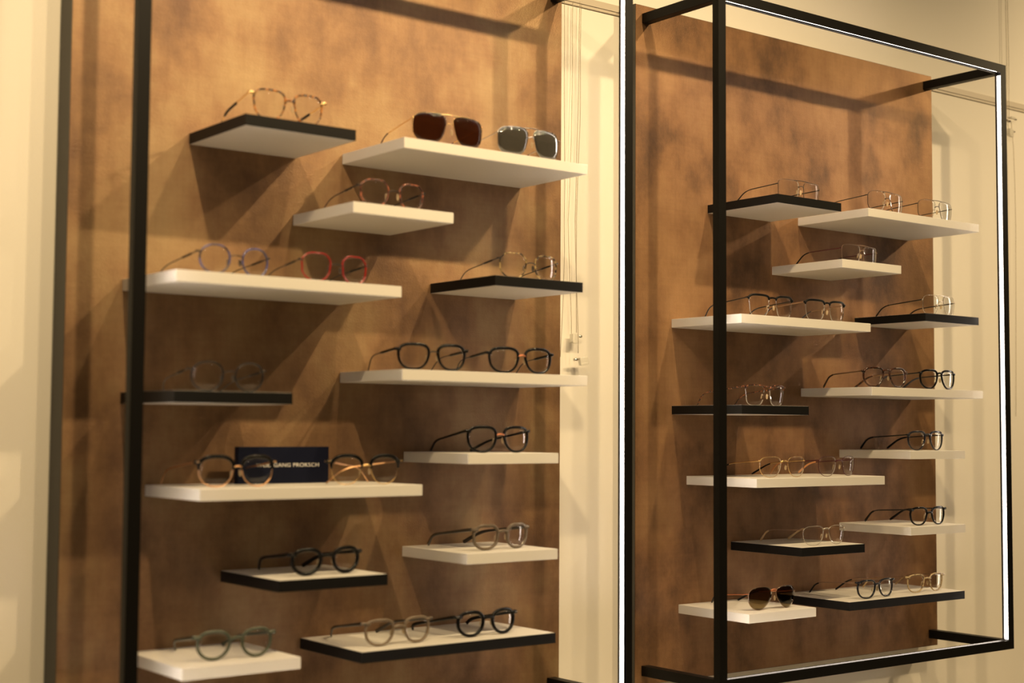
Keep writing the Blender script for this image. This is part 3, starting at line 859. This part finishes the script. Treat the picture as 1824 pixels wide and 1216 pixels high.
SPEC = [
 ('L1', 'L1', dict(shape='square', wt=0.0030, wb=0.0018, dep=0.0030, rim='tort', bridge='acetate', bh=0.0042, bz=0.72, end='gold', eh=0.0050, ed=0.0040,
                   temple='gold', tip='brownsleeve', tstart=0.80, tiph=0.0026, th=0.0026, tt=0.0016, sleeve=('matteblack', 0.32, 0.74, 0.0046, 0.0034)),
  'honey tortoise square eyeglasses with gold hinges on the top left shelf'),
 ('L2a', 'L2', dict(WIRE, shape='nav', rim='gold', bar=True, temple='gold', tip='brownsleeve', lens='brown', wt=0.0007, wb=0.0006, dep=0.0012, bz=0.62),
  'gold navigator sunglasses with dark brown lenses', 'sunglasses'),
 ('L2b', 'L2', dict(WIRE, shape='nav', rim='silver', bar=True, temple='silver', tip='brownsleeve', lens='grey', wt=0.0007, wb=0.0006, dep=0.0012, bz=0.62),
  'silver navigator sunglasses with grey mirrored lenses', 'sunglasses'),
 ('L3', 'L3', combo(shape='crown', rim='redtort', tip='brownsleeve', tiph=0.0026, pad='pad'),
  'reddish tortoise crown-shaped eyeglasses on the white shelf below the sunglasses'),
 ('L4a', 'L4', combo(shape='round', rim='blue'), 'round blue-rimmed eyeglasses on the long white shelf'),
 ('L4b', 'L4', combo(shape='crown', rim='red'), 'round bright red eyeglasses beside the blue-rimmed ones'),
 ('L5', 'L5', combo(shape='crown', rim='creamtort', wt=0.0022, wb=0.0022), 'cream and black tortoise round eyeglasses next to the hanging cords'),
 ('L6', 'L6', combo(shape='round', rim='darkrim'), 'dark round eyeglasses in deep shade on the black-edged shelf behind the post'),
 ('L7a', 'L7', ace(shape='softsquare', wt=0.0055, wb=0.0040, rim='black', bridge='wire', bmat='gun', br=0.0013, temple='black', prof='slim', eh=0.0060, ed=0.0046, pad='pad'),
  'black acetate eyeglasses with black bridge, left of two on the long white shelf'),
 ('L7b', 'L7', ace(shape='softsquare', wt=0.0055, wb=0.0040, rim='black', bridge='wire', bmat='copper', br=0.0014, temple='black', prof='slim', eh=0.0060, ed=0.0046, pad='pad'),
  'black acetate eyeglasses with copper bridge, right of two on the long white shelf'),
 ('L8', 'L8', ace(shape='softsquare', wt=0.0055, wb=0.0042, rim='black', bridge='wire', bmat='copper', br=0.0014, temple='black', eh=0.0060, ed=0.0046, pad='pad'),
  'black acetate eyeglasses with copper bridge, alone on their short white shelf'),
 ('L9a', 'L9', dict(shape='panto', wt=0.0018, wb=0.0018, dep=0.0022, rim='rosegold', brow='black', bw=0.0062, cut=0.52, bridge='wire', bmat='rosegold', br=0.0013, temple='rosegold',
                    tip='rosegold', tiph=0.0042, th=0.0030, tt=0.0012, tstart=0.9, bz=0.62, eh=0.0062, ed=0.0044, pin='rosegold'),
  'black browline eyeglasses with rose gold rims, left of the navy block'),
 ('L9b', 'L9', dict(shape='panto', wt=0.0012, wb=0.0012, dep=0.0018, rim='gold', brow='black', bw=0.0062, cut=0.52, bridge='wire', bmat='gold', br=0.0013, temple='rosegold',
                    tip='rosegold', tiph=0.0036, th=0.0026, tt=0.0012, tstart=0.9, bz=0.62, eh=0.0062, ed=0.0044, pin='gold', fold={-1: 0.56, 1: 0.24}),
  'black browline eyeglasses with thin gold rims, half folded, right of the navy block'),
 ('L10', 'L10', ace(shape='crown', wt=0.0060, wb=0.0052, dep=0.0048, rim='smoke', temple='smokedark', th=0.0066, tt=0.0030, eh=0.0060, ed=0.0046),
  'smoky grey crystal eyeglasses with dark temples on a short white shelf'),
 ('L11', 'L11', ace(shape='panto', wt=0.0066, wb=0.0060, dep=0.0054, rim='black', temple='matteblack', th=0.0066, tt=0.0032, eh=0.0064, ed=0.0048, pin='gun'),
  'chunky black round eyeglasses alone on a black-edged shelf'),
 ('L12', 'L12', ace(shape='panto', wt=0.0060, wb=0.0050, dep=0.0050, rim='green', temple='greendark', th=0.0072, tt=0.0030, eh=0.0072, ed=0.0050),
  'dark green crystal eyeglasses on the bottom left white shelf'),
 ('L13a', 'L13', ace(shape='softsquare', wt=0.0052, wb=0.0044, dep=0.0046, rim='crystal', temple='smokedark', th=0.0062, tt=0.0028, eh=0.0058, ed=0.0044, pin='gun'),
  'pale grey crystal eyeglasses on the long black-edged bottom shelf'),
 ('L13b', 'L13', ace(shape='panto', wt=0.0066, wb=0.0056, dep=0.0054, rim='black', temple='black', th=0.0064, tt=0.0030, eh=0.0062, ed=0.0046, pin='silver'),
  'thick black round eyeglasses with silver rivets, beside the grey crystal pair'),
 ('R1', 'R1', wire(shape='rect', rim='darkwire', wt=0.0006, wb=0.0005, temple='gun', tip='matteblack', bar=True, th=0.0022, tiph=0.0036),
  'thin rimmed rectangular eyeglasses on the topmost black-edged shelf of the right panel'),
 ('R2a', 'R2', wire(shape='nav', rim='darkwire', wt=0.0007, wb=0.0006, temple='gun', tip='matteblack', bar=True),
  'dark wire double-bridge eyeglasses, left of the pair on the upper long white shelf'),
 ('R2b', 'R2', wire(shape='nav', rim='darkwire', wt=0.0006, wb=0.0005, temple='gun', tip='matteblack', bar=True),
  'dark wire double-bridge eyeglasses in front of the panel edge, right of the pair'),
 ('R3', 'R3', wire(shape='rect', rim='brownmetal', wt=0.0005, wb=0.0005, temple='burgundy', tip='matteblack', bar=True, tiph=0.0040),
  'thin clear rectangular eyeglasses with rosy nose pads on a short white shelf'),
 ('R4a', 'R4', dict(shape='brow', wt=0.0009, wb=0.0009, dep=0.0014, rim='silver', brow='matteblack', bw=0.0048, cut=0.80, bridge='acetate', bh=0.0040, bz=0.88, temple='gun', tip='bluesleeve',
                    th=0.0026, tt=0.0012, tiph=0.0036, eh=0.0052, ed=0.0036),
  'square black browline eyeglasses with dark temples, left of the pair'),
 ('R4b', 'R4', dict(shape='brow', wt=0.0009, wb=0.0009, dep=0.0014, rim='silver', brow='matteblack', bw=0.0048, cut=0.80, bridge='acetate', bh=0.0040, bz=0.88, temple='brownmetal', tip='bluesleeve',
                    th=0.0030, tt=0.0012, tiph=0.0036, eh=0.0052, ed=0.0036),
  'square black browline eyeglasses with brown metal temples, right of the pair'),
 ('R5', 'R5', wire(shape='nav', rim='palesilver', wt=0.0007, wb=0.0006, temple='gun', tip='matteblack', bar=True, th=0.0026, tiph=0.0042),
  'pale wire double-bridge eyeglasses on the black-edged shelf at the panel edge'),
 ('R6', 'R6', dict(shape='brow', wt=0.0008, wb=0.0007, dep=0.0014, rim='silver', brow='havana', bw=0.0030, cut=0.80, bridge='acetate', bh=0.0026, bz=0.90, temple='havana', tip='havana',
                   th=0.0028, tt=0.0014, tiph=0.0034, eh=0.0040, ed=0.0032),
  'havana browline eyeglasses on the black-edged shelf crossed by the post'),
 ('R7a', 'R7', ace(shape='pilot', wt=0.0046, wb=0.0034, dep=0.0040, rim='browntort', temple='brownmetal', tip='browntort', prof=None, th=0.0030, tt=0.0016, tiph=0.0056, bh=0.0042, bz=0.88, eh=0.0056, ed=0.0040),
  'brown tortoise pilot eyeglasses, left of the pair on the long white shelf'),
 ('R7b', 'R7', ace(shape='pilot', wt=0.0050, wb=0.0036, dep=0.0040, rim='black', temple='gun', tip='bluesleeve', prof=None, th=0.0030, tt=0.0016, tiph=0.0056, bh=0.0042, bz=0.86, eh=0.0056, ed=0.0040),
  'black pilot eyeglasses in front of the panel edge, beside the brown tortoise pair'),
 ('R8', 'R8', ace(shape='pilot', wt=0.0048, wb=0.0022, dep=0.0040, rim='navyblack', temple='gun', tip='matteblack', prof=None, th=0.0030, tt=0.0016, tiph=0.0058, bh=0.0040, bz=0.86, eh=0.0056, ed=0.0040),
  'dark pilot eyeglasses with thin lower rims, alone on a short white shelf'),
 ('R9a', 'R9', wire(shape='softsquare', rim='gold', temple='gold', tip='matteblack', tiph=0.0046, bz=0.72, th=0.0022, bflat=1.6),
  'gold wire eyeglasses with black tips on the lower long white shelf'),
 ('R9b', 'R9', wire(shape='softsquare', rim='burgundy', temple='burgundy', tip='caramel', tiph=0.0052, bz=0.72, th=0.0022, bflat=1.6),
  'burgundy wire eyeglasses with caramel tips beside the gold pair'),
 ('R10', 'R10', ace(shape='softsquare', wt=0.0050, wb=0.0030, dep=0.0044, rim='black', temple='matteblack', tip='black', prof=None, th=0.0026, tt=0.0018, tiph=0.0062, tstart=0.7, eh=0.0056, ed=0.0042, bh=0.0050),
  'square black acetate eyeglasses on the lowest white shelf at the right edge'),
 ('R11', 'R11', wire(shape='softsquare', rim='palesilver', temple='brownmetal', tip='beige', tiph=0.0056, tstart=0.72, bz=0.78, th=0.0018, bflat=1.8, wt=0.0010, wb=0.0008),
  'thin wire eyeglasses with beige tips on the black-edged shelf low on the right panel'),
 ('R12', 'R12', wire(shape='aviator', rim='brownmetal', wt=0.0006, wb=0.0006, temple='copper', tip='matteblack', tiph=0.0046, lens='grad', bz=0.80, bmat='copper', bflat=1.8),
  'brown gradient aviator sunglasses with copper temples on the bottom white shelf', 'sunglasses'),
 ('R13a', 'R13', ace(shape='softsquare', wt=0.0042, wb=0.0032, dep=0.0040, rim='navyblack', temple='brownmetal', tip='matteblack', prof=None, th=0.0020, tt=0.0012, tiph=0.0046, tstart=0.72, bh=0.0040, eh=0.0050, ed=0.0040, bz=0.74),
  'blue-black square eyeglasses on the bottom right black-edged shelf'),
 ('R13b', 'R13', ace(shape='softsquare', wt=0.0032, wb=0.0022, dep=0.0036, rim='beigetort', temple='brownmetal', tip='beige', prof=None, th=0.0020, tt=0.0012, tiph=0.0042, tstart=0.76, bh=0.0036, eh=0.0046, ed=0.0036, bz=0.74),
  'beige tortoise square eyeglasses beside the blue-black pair'),
]
for row in SPEC:
    key, shelf, spec, lab = row[:4]
    kind = row[4] if len(row) > 4 else 'eyeglasses'
    build_glasses(key, shelf, spec, lab, kind, kind)

# ------------------------------------------------------------------ navy name block
bz0 = SHELF['L9'][1]
bx0, bx1, by, bh = 0.1200, 0.2910, -0.0509, 0.0610
bm = bmesh.new()
add_box(bm, 0, bx1-bx0, 0, 0.014, 0, bh, bevel=0.0008)
blk = bm_obj('name_block', bm, M_NAVY, None, smooth=False)
blk.location = (bx0, by, bz0+0.0002)
tag(blk, 'navy blue display block with white lettering standing on the long white shelf', 'display sign')
cu = bpy.data.curves.new('lettering', 'FONT')
cu.body = 'WOLFGANG PROKSCH'
cu.size = 0.0088; cu.extrude = 0.0002; cu.align_x = 'CENTER'; cu.align_y = 'CENTER'
cu.space_character = 1.06
tmp = bpy.data.objects.new('lettering_source', cu); COL.objects.link(tmp)
bpy.context.view_layer.update()
dg = bpy.context.evaluated_depsgraph_get()
me = bpy.data.meshes.new_from_object(tmp.evaluated_get(dg))
bpy.data.objects.remove(tmp)
wid = max(v.co.x for v in me.vertices)-min(v.co.x for v in me.vertices)
target = 0.1180
txt = link('lettering', me, None, blk)
me.materials.clear(); me.materials.append(M_TEXT)
txt.rotation_euler = (math.radians(90), 0, 0)
txt.scale = (target/wid, 1.0, 1.0)
txt.location = (0.2125-bx0, -0.0003, 1.52-0.0770-bz0)
txt['label'] = 'white lettering'

# ------------------------------------------------------------------ picture cords
def cord(pts, label, r=0.0007, clamps=(), group='clear hanging cords'):
    o0 = Vector(pts[0])
    bm = bmesh.new()
    # subdivide with a slight sway
    P_ = []
    for i in range(len(pts)-1):
        a_, b_ = Vector(pts[i]), Vector(pts[i+1])
        n = 10
        for k in range(n):
            t = k/n
            p = a_.lerp(b_, t)
            p.x += 0.0006*math.sin((p.z*23)+a_.x*70); p.y += 0.0004*math.sin(p.z*17)
            P_.append(p-o0)
    P_.append(Vector(pts[-1])-o0)
    add_tube(bm, P_, lambda i: (r, r), ns=6, up=Vector((0, 1, 0)))
    o = bm_obj('hanging_cord', bm, M_CORD, None)
    o.location = o0
    tag(o, label, 'cord', group)
    for (c, w, h, rz, tilt) in clamps:
        bm = bmesh.new()
        add_box(bm, -w/2, w/2, -0.005, 0.005, -h/2, h/2, bevel=0.001)
        add_box(bm, -w/2-0.001, w/2-0.004, -0.007, -0.005, -h/2-0.001, -h/2+0.004, bevel=0.0006)
        hk = bm_obj('picture_hook', bm, M_HOOK, o, smooth=False)
        hk.location = Vector(c)-o0; hk.rotation_euler = (0, tilt, rz)
        hk['label'] = 'clear plastic hook'
        bm = bmesh.new()
        s = 1 if tilt >= 0 else -1
        add_tube(bm, [Vector((w/2*s, 0, h/2-0.003)), Vector(((w/2+0.004)*s, 0, h/2-0.003)), Vector(((w/2+0.0042)*s, 0, h/2-0.003)), Vector(((w/2+0.012)*s, 0, h/2-0.0025))],
                 lambda i: ((0.0012, 0.0012, 0.0030, 0.0030)[i],)*2, ns=10)
        sc_ = bm_obj('clamp_screw', bm, M_SCREW, hk)
    return o

zr = RZ+0.002
yc = 0.036
cord([(0.880, yc, zr), (0.8815, yc, 2.10), (0.884, yc, 1.87), (0.8765, yc+0.004, 1.652)], 'clear cord hanging closest to the left panel, in the gap between panels')
cord([(0.903, yc, zr), (0.9000, yc, 2.10), (0.8925, yc, 1.93), (0.9050, yc+0.004, 1.700)], 'clear cord bending towards the upper clear hook, in the gap between panels',
     clamps=[((0.9095, yc, 1.6900), 0.018, 0.018, 0.15, 0.06)])
cord([(0.912, 0.024, zr), (0.9060, 0.024, 2.12), (0.9005, 0.024, 1.93), (0.9100, 0.024, 1.66)], 'clear cord holding the lower clear hook, in the gap between panels',
     clamps=[((0.9240, 0.024, 1.6445), 0.019, 0.016, -0.2, -0.16)])
cord([(0.925, yc, zr), (0.9220, yc, 2.12), (0.9140, yc, 1.93), (0.9150, yc, 1.702)], 'clear cord hanging furthest from the left panel, in the gap between panels')
cord([(2.4300, yc, 3.0), (2.4290, yc, 2.40), (2.4290, yc, 2.345)], 'clear cord reaching the upper hook right of the complete frame',
     clamps=[((2.4400, yc, 2.350), 0.024, 0.004, 0.1, 0.0)], group='clear cords right of the frame')
cord([(2.4220, yc, 3.0), (2.4195, yc, 2.36), (2.4245, yc, 2.318)], 'clear cord reaching the lower hook right of the complete frame',
     clamps=[((2.4330, yc, 2.309), 0.020, 0.020, 0.1, 0.06)], group='clear cords right of the frame')
cord([(2.4390, yc, 2.340), (2.4470, yc, 2.27), (2.4520, yc, 2.05), (2.4400, yc, 1.55)], 'clear cord trailing down below the hooks right of the frame', group='clear cords right of the frame')
